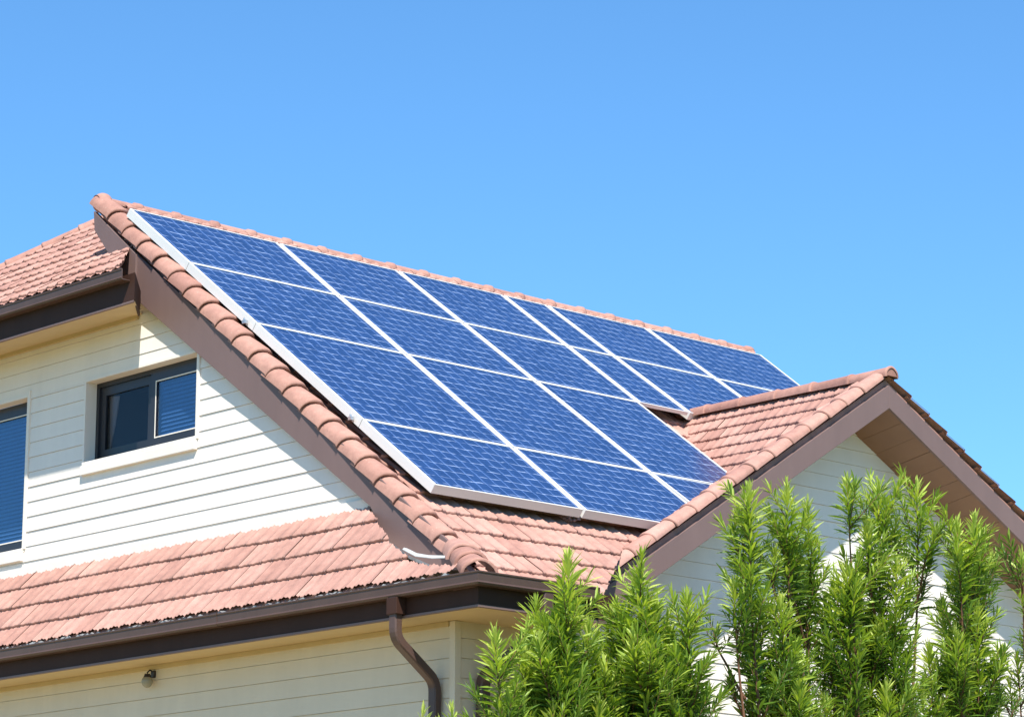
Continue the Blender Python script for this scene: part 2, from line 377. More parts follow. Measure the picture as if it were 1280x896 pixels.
# ---- windows
def window(y0, y1, z0, z1, sashes, depth, rev, label=None):
    """window set back in the wall: reveal, frame, sashes, panes, blinds, sill"""
    fr = bmesh.new(); xg = XW + depth
    t = 0.05
    box(fr, xg - 0.03, xg + 0.05, y0, y1, z0, z0 + t); box(fr, xg - 0.03, xg + 0.05, y0, y1, z1 - t, z1)
    box(fr, xg - 0.03, xg + 0.05, y0, y0 + t, z0 + t, z1 - t); box(fr, xg - 0.03, xg + 0.05, y1 - t, y1, z0 + t, z1 - t)
    win = obj('window', fr, 'frame', house)
    if label: win['label'] = label
    rv = bmesh.new()                                    # plastered reveal, four boards
    box(rv, XW - 0.014, xg - 0.03, y1 + 0.001, y1 + 0.03, z0 - 0.03, z1 + 0.03); box(rv, XW - 0.014, xg - 0.03, y0 - 0.03, y0 - 0.001, z0 - 0.03, z1 + 0.03)
    box(rv, XW - 0.014, xg - 0.03, y0, y1, z1 + 0.001, z1 + 0.03); box(rv, XW - 0.012, xg - 0.03, y0, y1, z0 - 0.03, z0 - 0.001)
    obj('reveal', rv, 'trim', win)
    sl = bmesh.new(); box(sl, XW - 0.045, XW + 0.02, y0 - 0.02, y1 + 0.03, z0 - 0.135, z0 - 0.032); box(sl, XW - 0.035, xg - 0.03, y0 - 0.01, y1 + 0.01, z0 - 0.031, z0 + 0.008); bevel(sl, 0.006)
    obj('sill', sl, 'trim', win)
    rm = bmesh.new(); box(rm, xg + 0.05, xg + 0.8, y0, y1, z0, z1)
    for f in rm.faces[:]:
        if f.calc_center_median().x < xg + 0.06: rm.faces.remove(f)
    obj('room_box', rm, 'room', win)
    for (a, b, kind) in sashes:
        s = bmesh.new(); t2 = 0.10; xo = xg - 0.012 if kind == 'blind' else xg + 0.012
        a2, b2, c2, d2 = a, b, z0 + t + 0.001, z1 - t - 0.001
        box(s, xo - 0.02, xo + 0.02, a2, b2, c2, c2 + t2); box(s, xo - 0.02, xo + 0.02, a2, b2, d2 - t2, d2)
        box(s, xo - 0.02, xo + 0.02, a2, a2 + t2, c2 + t2, d2 - t2); box(s, xo - 0.02, xo + 0.02, b2 - t2, b2, c2 + t2, d2 - t2)
        so_ = obj('sash', s, 'frame', win)
        if kind == 'blind':
            bd = bmesh.new(); g = 0.012; e_ = t2; xx = xo - 0.018
            box(bd, xx - 0.006, xx, a2 + e_ - 0.012, a2 + e_, c2 + e_ - .012, d2 - e_ + .012)
            box(bd, xx - 0.006, xx, b2 - e_, b2 - e_ + 0.012, c2 + e_ - .012, d2 - e_ + .012)
            box(bd, xx - 0.006, xx, a2 + e_, b2 - e_, c2 + e_ - .012, c2 + e_); box(bd, xx - 0.006, xx, a2 + e_, b2 - e_, d2 - e_, d2 - e_ + .012)
            obj('glazing_bead', bd, 'trim', win)
        g = bmesh.new(); box(g, xo - 0.004, xo + 0.004, a2 + t2, b2 - t2, c2 + t2, d2 - t2); obj('pane', g, 'glass' if kind == 'blind' else 'glass_grey', win)
        if kind == 'blind':
            bl = bmesh.new(); zz = c2 + t2 + 0.02
            while zz < d2 - t2:
                prism(bl, [(xo + 0.05, a2 + t2, zz), (xo + 0.05, b2 - t2, zz), (xo + 0.075, b2 - t2, zz + 0.034), (xo + 0.075, a2 + t2, zz + 0.034)], (0.002, 0, 0.002)); zz += 0.045
            obj('blind', bl, 'blind', win)
        elif kind == 'curtain':
            cu = bmesh.new(); y_ = b2 - t2; d_ = c2 + t2; h_ = d2 - t2 - d_
            prism(cu, [(xo + 0.04, y_ + .01, d_ + h_), (xo + 0.04, y_ - 0.15, d_ + h_ * 0.98), (xo + 0.05, y_ - 0.07, d_ + h_ * 0.45), (xo + 0.05, y_ + 0.01, d_ + h_ * 0.05)], (0.015, 0, 0))
            obj('curtain', cu, 'curtain', win)
    return win
ym = wy0 + (wy1 - wy0) * 0.50
window(wy0, wy1, wz0, wz1, [(wy0 + 0.05, ym, 'blind'), (ym - 0.03, wy1 - 0.05, 'curtain')], 0.16, 0, 'small two-sash window under the eave')
window(ly0, ly1, lz0, lz1, [(ly0 + 0.05, ly1 - 0.05, 'blind')], 0.16, 0, 'tall window cut by the left edge')

# ---- roofs
roof = None
bm = bmesh.new()
tile_field(bm, (0, 0, C0), (1, 0, 0), VM, 0.85, XR, 2.5 * LS, YR * LS)
clip_xy(bm, [(1.20, 2.5), (XR, 2.5), (XR, YR), (1.20, YR)])
b2 = bmesh.new()
tile_field(b2, (0, 0, C0), (1, 0, 0), VM, 0.85, 5.0, 0.75 * LS, 2.5 * LS)
clip_xy(b2, [(1.20, 2.5), (1.04, 1.9), (0.95, 0.78), (2.3, 0.78), (4.6, 2.5)])
tmp = bpy.data.meshes.new('tmp'); b2.to_mesh(tmp); b2.free(); bm.from_mesh(tmp); bpy.data.meshes.remove(tmp)
b2 = bmesh.new()
tile_field(b2, (0, 0, C0), (1, 0, 0), VM, 2.5, 6.0, 1.4 * LS, 2.5 * LS)
clip_xy(b2, [(3.05, 1.63), (4.25, 1.95), (4.6, 2.5), (4.2, 2.5)])
tmp = bpy.data.meshes.new('tmp'); b2.to_mesh(tmp); b2.free(); bm.from_mesh(tmp); bpy.data.meshes.remove(tmp)
prism(bm, [(0.87, 2.4, zmain(2.4) - 0.03), (XR - .01, 2.4, zmain(2.4) - 0.03), (XR - .01, YR, zmain(YR) - 0.03), (0.87, YR, zmain(YR) - 0.03)], (0, 0, -0.09))
prism(bm, [(0.87, 0.8, zmain(0.8) - 0.03), (2.25, 0.8, zmain(0.8) - 0.03), (4.3, 2.39, zmain(2.39) - 0.03), (0.87, 2.39, zmain(2.39) - 0.03)], (0, 0, -0.09))
prism(bm, [(0.95, YR + 0.003, zmain(YR) - 0.03), (XR - .01, YR + 0.003, zmain(YR) - 0.03), (XR - .01, 13.5, zmain(YR) - 0.03 - T * 6.35), (6.5, 13.5, zmain(YR) - 0.03 - T * 6.35)], (0, 0, -0.09))
roof = obj('roof', bm, 'tile', house)
# ridge of the main roof
bm = bmesh.new(); ZR = zmain(YR)
caps(bm, (XR + 0.02, YR, ZR - 0.02), (0.90, YR, ZR - 0.02), 20, 0.082, 0.074, (0, 0, 1), 190, 1.0, 0.014, True)
for k in range(14):     # closed front end of the run
    pass
tone = bm.faces.layers.float['tone']
g = bmesh.ops.create_uvsphere(bm, u_segments=20, v_segments=12, radius=0.115, matrix=Matrix.Translation((XV + 0.12, YR + 0.01, ZR - 0.02)))
for f in bm.faces:
    f.smooth = True
    if f.verts[0] in g['verts']: f[tone] = 0.6
obj('ridge_capping', bm, 'cap', roof)
# verge tiles down the left edge
bm = bmesh.new()
yf = 1.20
def verge(bm, p0, p1, n, up):
    p0, p1 = Vector(p0), Vector(p1); d = (p1 - p0) / n; dn = d.normalized(); up = Vector(up)
    up = (up - dn * up.dot(dn)).normalized(); sd = dn.cross(up)
    tone = bm.faces.layers.float.get('tone') or bm.faces.layers.float.new('tone')
    prof = [(.34, -.004), (.25, .002), (.18, .010), (.13, .024), (.085, .048), (.04, .078), (0, .100), (-.05, .114), (-.10, .108), (-.145, .086), (-.178, .050), (-.196, .010), (-.202, -.040)]
    for i in range(n):
        t = min(1, max(0, random.gauss(.5, .25))); j = random.uniform(-.006, .006); sk_ = random.uniform(-.008, .008); rows = []
        for (q, sc, h) in ((.008, .93, -.012), (-.012, .99, -.004), (-.004, 1.0, .018), (.02, 1.0, .024), (d.length * .5, .95, .006), (d.length + .07, .88, -.022)):
            row = []
            for k, (x, z) in enumerate(prof):
                lead = -.05 * max(0, 1 - abs(x + .06) / .16) * (1 if q < .05 else 0) + .03 * max(0, x) * (1 if q < .05 else 0)     # the roll noses forward
                row.append(bm.verts.new(p0 + d * i + dn * (q + lead) + sd * (x * sc + j + sk_ * q) + up * (z * sc + h)))
            rows.append(row)
        for r0_, r1_ in zip(rows, rows[1:]):
            for k in range(len(prof) - 1):
                f = bm.faces.new((r0_[k], r0_[k + 1], r1_[k + 1], r1_[k])); f[tone] = t; f.smooth = True
verge(bm, (XV + 0.165, yf, zmain(yf) - 0.025), (XV + 0.165, YR - 0.02, zmain(YR - 0.02) - 0.018), 21, (0, -T, 1))
obj('verge_tiles', bm, 'cap', roof)
bm = bmesh.new()
caps(bm, (0.22, 0.22, 5.50), (0.88, 1.24, 5.90), 3, 0.165, 0.135, (-.1, -0.3, 1), 190, 0.9, 0.02)
obj('hip_capping', bm, 'cap', roof)
# ---- skirt roof
VS = Vector((1, 0, SK)).normalized()
bm = bmesh.new()
tile_field(bm, (0.030, 0, H - 0.002), (0, 1, 0), VS, 0, 16, 0.0, 0.94 * math.hypot(1, SK), e=0.35, amp=0.013, th=0.028)
def onskirt(x, y, dz=0.05):
    r = sight(x, y); t = (H + dz - CAM.z + SK * CAM.x) / (r.z - SK * r.x); return CAM + r * t
cut = [onskirt(x, y) for x, y in ((462, 630), (487, 668), (507, 688), (530, 697), (572, 699))]
src = bm.copy()
ya = cut[0].y; xa = min(0.905, cut[0].x)
clip_xy(bm, [(0.02, ya), (0.905, ya), (0.905, 16), (0.02, 16)])
for p, q in zip(cut, cut[1:]):
    if p.y - q.y < 0.01: continue
    b2 = src.copy(); clip_xy(b2, [(0.02, p.y), (min(p.x, .905), p.y), (q.x, q.y), (0.02, q.y)])
    tmp = bpy.data.meshes.new('tmp'); b2.to_mesh(tmp); b2.free(); bm.from_mesh(tmp); bpy.data.meshes.remove(tmp)
src.free()
prism(bm, [(0.03, 0.9, H), (0.92, 2.75, H + 0.9 * SK - 0.02), (0.92, 16, H + 0.9 * SK - 0.02), (0.03, 16, H)], (0, 0, -0.08))
skirt = obj('skirt_roof', bm, 'tile', house)
# lead pocket between skirt, barge foot and corner
bm = bmesh.new()
def sk(x, y, dz=0.0): return Vector((x, y, H - 0.02 + SK * x + dz))
prism(bm, [sk(.80, 2.40, -.10), sk(.40, 1.35, -.10), sk(.08, .40, -.06), (0.30, 0.40, 5.46), (0.80, 1.25, 5.56), (0.82, 2.3, 5.9)], (0.0, 0.0, -0.03))
obj('flashing', bm, 'lead', skirt)
ff = [(505, 684), (509, 685), (521, 691), (536, 693.5), (556, 694), (556, 696.5), (540, 697), (519, 694.5), (503, 686)]
bm = bmesh.new(); prism(bm, [onskirt(x, y, 0.06) for x, y in ff], (0.0, 0, -0.006)); obj('flashing', bm, 'lead', skirt)
# ---- barge board and its end piece
bm = bmesh.new()
prism(bm, [onX(x, y, XV) for x, y in [(169, 316), (580, 694), (578, 712), (500, 712), (463, 632), (172, 376), (171, 352)]], (0.032, 0, 0)); bevel(bm, 0.004)
obj('barge_board', bm, 'barge', roof)
bm = bmesh.new()
prism(bm, [onX(x, y, XV - 0.02) for x, y in [(117, 264), (170, 318), (169, 345), (165, 352), (160, 353), (155, 349), (149, 338), (138, 321), (118, 288)]], (0.05, 0, 0)); bevel(bm, 0.004)
obj('barge_end', bm, 'barge', roof)
# ---- left eave: roof, hip, gutter, fascia, soffit
XF, ZS = 0.28, 9.00
XG2, ZG2 = 0.16, 9.325; TLr = 0.70
VL = Vector((1, 0, TLr)).normalized()
bm = bmesh.new()
tile_field(bm, (XG2 + 0.05, 0, ZG2 + 0.03), (0, 1, 0), VL, 5.0, 13.5, -0.03, 3.8)
b2 = bm.copy()
clip_xy(bm, [(0.16, 5.70), (0.80, 6.42), (0.80, 12.05), (0.16, 12.7)])
clip_xy(b2, [(0.80, 6.42), (1.5, 6.8), (3.05, 9.75), (0.80, 12.05)])
tmp = bpy.data.meshes.new('tmp'); b2.to_mesh(tmp); b2.free(); bm.from_mesh(tmp); bpy.data.meshes.remove(tmp)
def zl(x): return ZG2 + 0.03 + TLr * (x - XG2 - 0.05)
prism(bm, [(0.25, 5.9, zl(.25) - .03), (0.8, 6.5, zl(.8) - .03), (1.5, 6.9, zl(1.5) - .03), (3.0, 9.75, zl(3.0) - .03), (0.25, 12.55, zl(.25) - .03)], (0, 0, -0.06))
prism(bm, [(3.0, 9.8, zl(3.0) - .02), (0.45, 12.45, zl(.45) - .02), (6.0, 12.45, zl(.45) - .02), (6.0, 9.8, zl(3.0) - .02)], (0, 0, -0.06))
uroof = obj('side_roof', bm, 'tile', house); uroof['label'] = 'small hipped roof behind the gable end'
bm = bmesh.new()
caps(bm, (0.25, 12.60, zl(0.25) - 0.02), (3.02, 9.76, zl(3.02) - 0.02), 9, 0.115, 0.10, (0, 0, 1), 190, 0.8, 0.02)
obj('hip_capping', bm, 'cap', uroof)
GUT = [(0, 0), (0.0, -0.012), (0.008, -0.02), (0.012, -0.085), (0.004, -0.10), (0.016, -0.118), (0.115, -0.118), (0.115, -0.11), (0.02, -0.108), (0.02, -0.02), (0.016, 0)]
def gutter(p0, p1, inward, parent, name='gutter'):
    g = bmesh.new(); extrude_profile(g, GUT, p0, p1, inward, (0, 0, 1)); return obj(name, g, 'gutter', parent)
gutter((XG2, 5.66, ZG2 - 0.0), (XG2, 12.7, ZG2), (1, 0, 0), uroof)
bm = bmesh.new()
prism(bm, [(XF, 5.58, ZS - 0.01), (XF + 0.025, 5.608, ZS - 0.01), (XF + 0.025, 13, ZS - 0.01), (XF, 13, ZS - 0.01)], (0, 0, ZG2 - 0.03 - ZS))
prism(bm, [(XF + 0.027, 5.610, ZS + 0.02), (XV - 0.03, 6.19, ZS + 0.02), (XV - 0.03, 6.23, ZS + 0.02), (XF + 0.027, 5.64, ZS + 0.02)], (0, 0, ZG2 - 0.06 - ZS))
obj('fascia', bm, 'fascia', uroof)
bm = bmesh.new(); prism(bm, [(XF - 0.006, 5.58, ZS - 0.03), (XF + 0.03, 5.618, ZS - 0.03), (XF + 0.03, 13, ZS - 0.03), (XF - 0.006, 13, ZS - 0.03)], (0, 0, 0.018)); obj('fascia_trim', bm, 'barge', uroof)
bm = bmesh.new(); prism(bm, [(XF + 0.032, 5.63, ZS - 0.005), (XW + 0.03, 6.36, ZS + 0.075), (XW + 0.03, 13, ZS + 0.075), (XF + 0.032, 13, ZS - 0.005)], (0, 0, 0.02))
box(bm, XW - 0.045, XW - 0.012, 6.36, 13, ZS + 0.025, ZS + 0.068)
obj('soffit', bm, 'cream', uroof)

# ---- lower gutter, fascia, soffit, walls
XE = 1.50                                             # right end of the front gutter
bm = bmesh.new()
# one mitred run round the corner
prof = GUT
ra = [(s, s, t) for s, t in prof]
A = [Vector((s, 16, H + t)) for s, t in prof]; B = [Vector((s, s, H + t)) for s, t in prof]; Cc = [Vector((XE, s, H + t)) for s, t in prof]
va, vb_, vc = [[bm.verts.new(p) for p in q] for q in (A, B, Cc)]
n_ = len(prof)
for a, b in ((va, vb_), (vb_, vc)):
    for i in range(n_): bm.faces.new((a[i], a[(i + 1) % n_], b[(i + 1) % n_], b[i]))
bm.faces.new(va[::-1]); bm.faces.new(vc)
box(bm, XE - 0.004, XE + 0.004, 0.0, 0.12, H - 0.12, H)
gut = obj('gutter', bm, 'gutter', house)
for yj in (3.7, 7.9, 12.0):
    bm = bmesh.new(); extrude_profile(bm, [(-0.004, 0.003), (-0.004, -0.014), (0.004, -0.024), (0.008, -0.086), (0.0, -0.102), (0.014, -0.122), (0.11, -0.122), (0.11, -0.1185), (0.0165, -0.1185), (0.0045, -0.101), (0.0125, -0.085), (0.0085, -0.0205), (-0.0005, -0.0125), (-0.0005, 0.003)], (0, yj, H), (0, yj + 0.09, H), (1, 0, 0), (0, 0, 1)); obj('joint_sleeve', bm, 'gutter', gut)
bm = bmesh.new(); prism(bm, [(0.03, 0.03, H - 0.03), (XE, 0.05, H - 0.03), (2.5, 0.95, H - 0.0), (0.6, 0.95, H + 0.04)], (0, 0, -0.02)); obj('gutter_tray', bm, 'lead', gut)
# scalloped pale eave comb along the tile ends
bm = bmesh.new()
y = 0.30; prev = None
while y < 16:                                          # one ragged pale strip standing behind the gutter lip
    hgt = random.choice((0.002, 0.004, 0.012, 0.024)) * random.uniform(0.7, 1.2)
    cur = [bm.verts.new(p) for p in ((0.026, y, H - 0.04), (0.026, y, H + hgt), (0.031, y, H + hgt), (0.031, y, H - 0.04))]
    if prev:
        for k in range(4): bm.faces.new((prev[k], prev[(k + 1) % 4], cur[(k + 1) % 4], cur[k]))
    prev = cur; y += random.uniform(0.018, 0.06)
obj('eave_comb', bm, 'comb', gut)
ZF = 5.225
bm = bmesh.new()
prism(bm, [(0.12, 0.12, ZF), (XE + 0.35, 0.12, ZF), (XE + 0.35, 0.15, ZF), (0.15, 0.15, ZF), (0.15, 16, ZF), (0.12, 16, ZF)], (0, 0, H - 0.035 - ZF))
obj('fascia', bm, 'fascia', house)
bm = bmesh.new()
prism(bm, [(0.108, 0.108, ZF - 0.022), (XE + 0.35, 0.108, ZF - 0.022), (XE + 0.35, 0.155, ZF - 0.022), (0.155, 0.155, ZF - 0.022), (0.155, 16, ZF - 0.022), (0.108, 16, ZF - 0.022)], (0, 0, 0.02))
obj('fascia_trim', bm, 'barge', house)
XL, YL = 0.60, 0.95
bm = bmesh.new()
prism(bm, [(0.157, 0.157, ZF - 0.015), (XE + 0.34, 0.157, ZF - 0.015), (XE + 0.34, YL + 0.1, ZF - 0.015), (XL + 0.1, YL + 0.1, ZF - 0.015), (XL + 0.1, 16, ZF - 0.015), (0.157, 16, ZF - 0.015)], (0, 0, 0.02))
obj('soffit', bm, 'cream', house)
bm = bmesh.new()
boards(bm, (XL, 0, 0), (0, 1, 0), (-1, 0, 0), YL + 0.05, 16, 0.02, ZF - 0.02, 0.18, 0.009)
boards(bm, (0, YL, 0), (1, 0, 0), (0, -1, 0), XL + 0.05, XE + 0.3, 0.02, ZF - 0.02, 0.18, 0.009)
M['lowwall'] = paint('shade_toned_weatherboard', (0.67, 0.58, 0.43), 0.55, 0.06); lw = obj('wall', bm, 'lowwall', house); lw['label'] = 'lower wall under the skirt roof'  # same paint as the upper wall, with warm eave shade put into the colour
bm = bmesh.new(); box(bm, XL - 0.02, XL + 0.055, YL - 0.02, YL + 0.055, 0.02, ZF - 0.018); bevel(bm, 0.004); obj('corner_board', bm, 'lowwall', lw)
bm = bmesh.new(); box(bm, XL - 0.028, XL - 0.002 + .02, YL + 0.06, 16, ZF - 0.06, ZF - 0.017); obj('cornice', bm, 'cream', lw)
bm = bmesh.new(); box(bm, XL + 0.03, XE + 0.25, YL + 0.03, 16, 0.0, ZF - 0.03); obj('inner_core', bm, 'room', lw)

# ---- downpipes
def rect_pipe(path, wd, dp, side, name, parent):
    bm = bmesh.new(); path = [Vector(p) for p in path]; side = Vector(side); rings = []
    for i, p in enumerate(path):
        d = (path[min(i + 1, len(path) - 1)] - path[max(i - 1, 0)]).normalized()
        o = d.cross(side).normalized()
        c = 0.012
        rings.append([bm.verts.new(p + side * a + o * b) for a, b in ((-wd / 2 + c, -dp / 2), (wd / 2 - c, -dp / 2), (wd / 2, -dp / 2 + c), (wd / 2, dp / 2 - c), (wd / 2 - c, dp / 2), (-wd / 2 + c, dp / 2), (-wd / 2, dp / 2 - c), (-wd / 2, -dp / 2 + c))])
    for a, b in zip(rings, rings[1:]):
        for k in range(8): bm.faces.new((a[k], a[(k + 1) % 8], b[(k + 1) % 8], b[k]))
    bm.faces.new(rings[0][::-1]); bm.faces.new(rings[-1])
    return obj(name, bm, 'gutter', parent)
def arcpath(pts, r=0.09, n=5):
    pts = [Vector(p) for p in pts]; out = [pts[0]]
    for a, b, c in zip(pts, pts[1:], pts[2:]):
        d1 = (a - b).normalized(); d2 = (c - b).normalized()
        p, q = b + d1 * r, b + d2 * r
        for i in range(n + 1):
            t = i / n; out.append(p * (1 - t) ** 2 + b * 2 * t * (1 - t) + q * t * t)
    out.append(pts[-1]); return out
py = onX(494, 760, 0.05).y; M['gutter2'] = M['gutter']
dp = rect_pipe(arcpath([(0.055, py, H - 0.10), (0.055, py, 5.02), (0.53, py, 4.67), (0.53, py, 0.0)]), 0.10, 0.085, (0, 1, 0), 'downpipe', house)
bm = bmesh.new(); box(bm, 0.0, 0.112, py - 0.075, py + 0.065, H - 0.27, H - 0.119); bevel(bm, 0.004); obj('pipe_outlet', bm, 'fascia', dp)
bm = bmesh.new(); box(bm, 0.47, 0.60, py - 0.07, py + 0.07, 3.9, 3.94); obj('pipe_bracket', bm, 'gutter', dp)
px = onY(604, 850, YL - 0.07).x
rect_pipe(arcpath([(px, 0.055, H - 0.10), (px, 0.055, 5.10), (px, YL - 0.07, 4.72), (px, YL - 0.07, 0.0)]), 0.12, 0.085, (1, 0, 0), 'downpipe', house)

# ---- right gable
YG, YW = 1.60, 2.22
XA, ZA = 7.65, 8.66; TG, TR2 = 0.607, 0.53
XEND = 12.3
VG = Vector((1, 0, TG)).normalized(); VR2 = Vector((-1, 0, TR2)).normalized()
XP, TP = 6.84, 1.10                                   # foot and slope of the steep cheek beside the panels
bm = bmesh.new()
tile_field(bm, (XA - 5.2, 0, ZA - TG * 5.2), (0, 1, 0), VG, 1.3, 2.4, 0.3, 5.2 * math.hypot(1, TG))
b2 = bm.copy()
clip_xy(bm, [(7.66, YG), (5.3, YG), (5.37, 1.97), (7.66, 1.97)])
clip_xy(b2, [(5.3, YG), (3.05, YG), (3.40, 1.86), (5.37, 1.97)])
tmp = bpy.data.meshes.new('tmp'); b2.to_mesh(tmp); b2.free(); bm.from_mesh(tmp); bpy.data.meshes.remove(tmp)
b2 = bmesh.new()
tile_field(b2, (XP, 0, ZA - TP * (XA - XP)), (0, 1, 0), Vector((1, 0, TP)).normalized(), 1.7, 5.0, -0.25, 0.82 * math.hypot(1, TP), e=0.20, wt=0.30, th=0.026, amp=0.013)
b4 = b2.copy(); clip_xy(b4, [(6.98, 1.9), (7.65, 1.9), (7.65, 2.3), (6.98, 2.3)])
tmp = bpy.data.meshes.new('tmp'); b4.to_mesh(tmp); b4.free(); bm.from_mesh(tmp); bpy.data.meshes.remove(tmp)
clip_xy(b2, [(XP - .14, 2.3), (7.65, 2.3), (7.65, 4.80), (XP - .14, 4.80)])
tmp = bpy.data.meshes.new('tmp'); b2.to_mesh(tmp); b2.free(); bm.from_mesh(tmp); bpy.data.meshes.remove(tmp)
b3 = bmesh.new()
tile_field(b3, (XEND, 0, ZA - TR2 * (XEND - XA)), (0, 1, 0), VR2, 1.4, 6, 0, (XEND - XA) * math.hypot(1, TR2), th=0.034)
clip_xy(b3, [(7.64, YG), (XEND + 0.1, YG), (XEND + 0.1, 5.5), (7.64, 4.8)])
tmp = bpy.data.meshes.new('tmp'); b3.to_mesh(tmp); b3.free(); bm.from_mesh(tmp); bpy.data.meshes.remove(tmp)
def zg(x): return ZA - TG * (XA - x) if x < XA else ZA - TR2 * (x - XA)
u_ = -0.035
prism(bm, [(XA, YG + .05, zg(XA) + u_), (XA, 1.95, zg(XA) + u_), (5.4, 1.95, zg(5.4) + u_), (3.5, 1.88, zg(3.5) + u_), (3.1, YG + .05, zg(3.1) + u_)], (0, 0, -0.08))
prism(bm, [(XA, YG + .06, zg(XA) - .19), (XA, 2.32, zg(XA) - .19), (3.2, 2.32, zg(3.2) - .19), (3.2, YG + .06, zg(3.2) - .19)], (0, 0, -0.04))  # hidden filler slab added to block sun leaking onto the gable wall
prism(bm, [(XA + .003, YG + .05, zg(XA) + u_), (XA + .003, 4.75, zg(XA) + u_), (XEND, 5.4, zg(XEND) + u_), (XEND, YG + .05, zg(XEND) + u_)], (0, 0, -0.08))
groof = obj('gable_roof', bm, 'tile', house)
bm = bmesh.new()
caps(bm, (XA, YG - 0.03, ZA + 0.0), (XA, 4.86, ZA + 0.0), 6, 0.105, 0.094, (0, 0, 1), 200, 1.0, 0.018)
cap0 = [Vector((XA + 0.105 * math.cos(a), YG - 0.04, ZA + 0.105 * math.sin(a))) for a in [math.pi * i / 12 for i in range(13)]]
prism(bm, cap0, (0, 0.02, 0))
obj('ridge_capping', bm, 'cap', groof)
bm = bmesh.new()
def gpt(x, y=YG + 0.10, dz=0.015): return (x, y, zg(x) + dz)
caps(bm, gpt(3.0), gpt(XA - 0.12), 15, 0.125, 0.105, (-TG, 0, 1), 185, 0.75, 0.02)
obj('verge_tiles', bm, 'tile', groof)
bm = bmesh.new(); prism(bm, [onY(x, y, 4.84) for x, y in [(832, 524), (846, 517), (851, 520), (846, 530), (838, 528)]], (0.1, 0.02, 0)); obj('flashing', bm, 'lead', groof)
# barge pair
bt, bb = -0.10, -0.36
bm = bmesh.new()
prism(bm, [(XA, YG, ZA + bt), (2.95, YG, zg(2.95) + bt), (2.95, YG, zg(2.95) + bb), (XA, YG, ZA + bb)], (0, 0.035, 0)); bevel(bm, 0.004); obj('barge_board', bm, 'barge', groof)
bm = bmesh.new()
prism(bm, [(XA + .002, YG, ZA + bt), (XA + .002, YG, ZA + bb), (XEND, YG, zg(XEND) + bb), (XEND, YG, zg(XEND) + bt)], (0, 0.035, 0)); bevel(bm, 0.004); obj('barge_board', bm, 'barge', groof)
# board-lined soffits
DS = -0.12
for sgn, xe in ((-1, 3.0), (1, XEND)):
    bm = bmesh.new(); d = abs(xe - XA); n_b = int(d / 0.24)
    for k in range(n_b):
        xa = XA + sgn * (d * k / n_b + 0.002); xb = XA + sgn * (d * (k + 1) / n_b - 0.003)
        z_ = random.uniform(-0.002, 0.002) + bb + 0.005
        prism(bm, [(xa, YG + 0.036, zg(xa) + z_), (xb, YG + 0.036, zg(xb) + z_), (xb, YW + 0.05, zg(xb) + z_ + DS), (xa, YW + 0.05, zg(xa) + z_ + DS)], (0, 0, 0.02))
    prism(bm, [(XA, YG + 0.036, ZA + bb + .03), (xe, YG + 0.036, zg(xe) + bb + .03), (xe, YW + 0.3, zg(xe) + bb + .03 + DS), (XA, YW + 0.3, ZA + bb + .03 + DS)], (0, 0, 0.02))
    obj('soffit', bm, 'soffit', groof)
bm = bmesh.new()
boards(bm, (0, YW, 0), (1, 0, 0), (0, -1, 0), 1.8, 12, 0.02, 8.6, 0.172, 0.009)
clip_xy(bm, [(1.8, 0.0), (12, 0), (12, zg(12) + bb + 0.0), (XA, ZA + bb + 0.0), (1.8, zg(1.8) + bb + 0.0)], (0, 2))
gw = obj('wall', bm, 'wall', house); gw['label'] = 'gable wall behind the green shrubs'

# ---- wall lamp: a thing on the lower wall
lp = onX(184, 851, XL - 0.09)
lamp = empty('wall_lamp', 'small round lamp on the shaded wall under the lower left eave', 'lamp', (XL - 0.012, lp.y, lp.z + 0.09))
bm = bmesh.new(); box(bm, XL - 0.03, XL - 0.002, lp.y - 0.03, lp.y + 0.03, lp.z + 0.04, lp.z + 0.11); bevel(bm, 0.005)
tube(bm, [(XL - 0.02, lp.y, lp.z + 0.10), (XL - 0.06, lp.y, lp.z + 0.115), (XL - 0.09, lp.y, lp.z + 0.09), (XL - 0.09, lp.y, lp.z + 0.045)], 0.009, 8)
obj('bracket', bm, 'frame', lamp)
bm = bmesh.new(); bmesh.ops.create_uvsphere(bm, u_segments=18, v_segments=12, radius=0.058, matrix=Matrix.Translation(lp)); 
for v in bm.verts: v.co.z = lp.z + (v.co.z - lp.z) * (1.15 if v.co.z < lp.z else 0.95)
M['globe'] = paint('grey_glass_globe', (0.30, 0.28, 0.20), 0.25, 0.1); obj('globe', bm, 'globe', lamp, True)
bm = bmesh.new(); tube(bm, [lp + Vector((0, 0, 0.035)), lp + Vector((0, 0, 0.075))], [0.042, 0.028], 14); obj('cap', bm, 'frame', lamp)

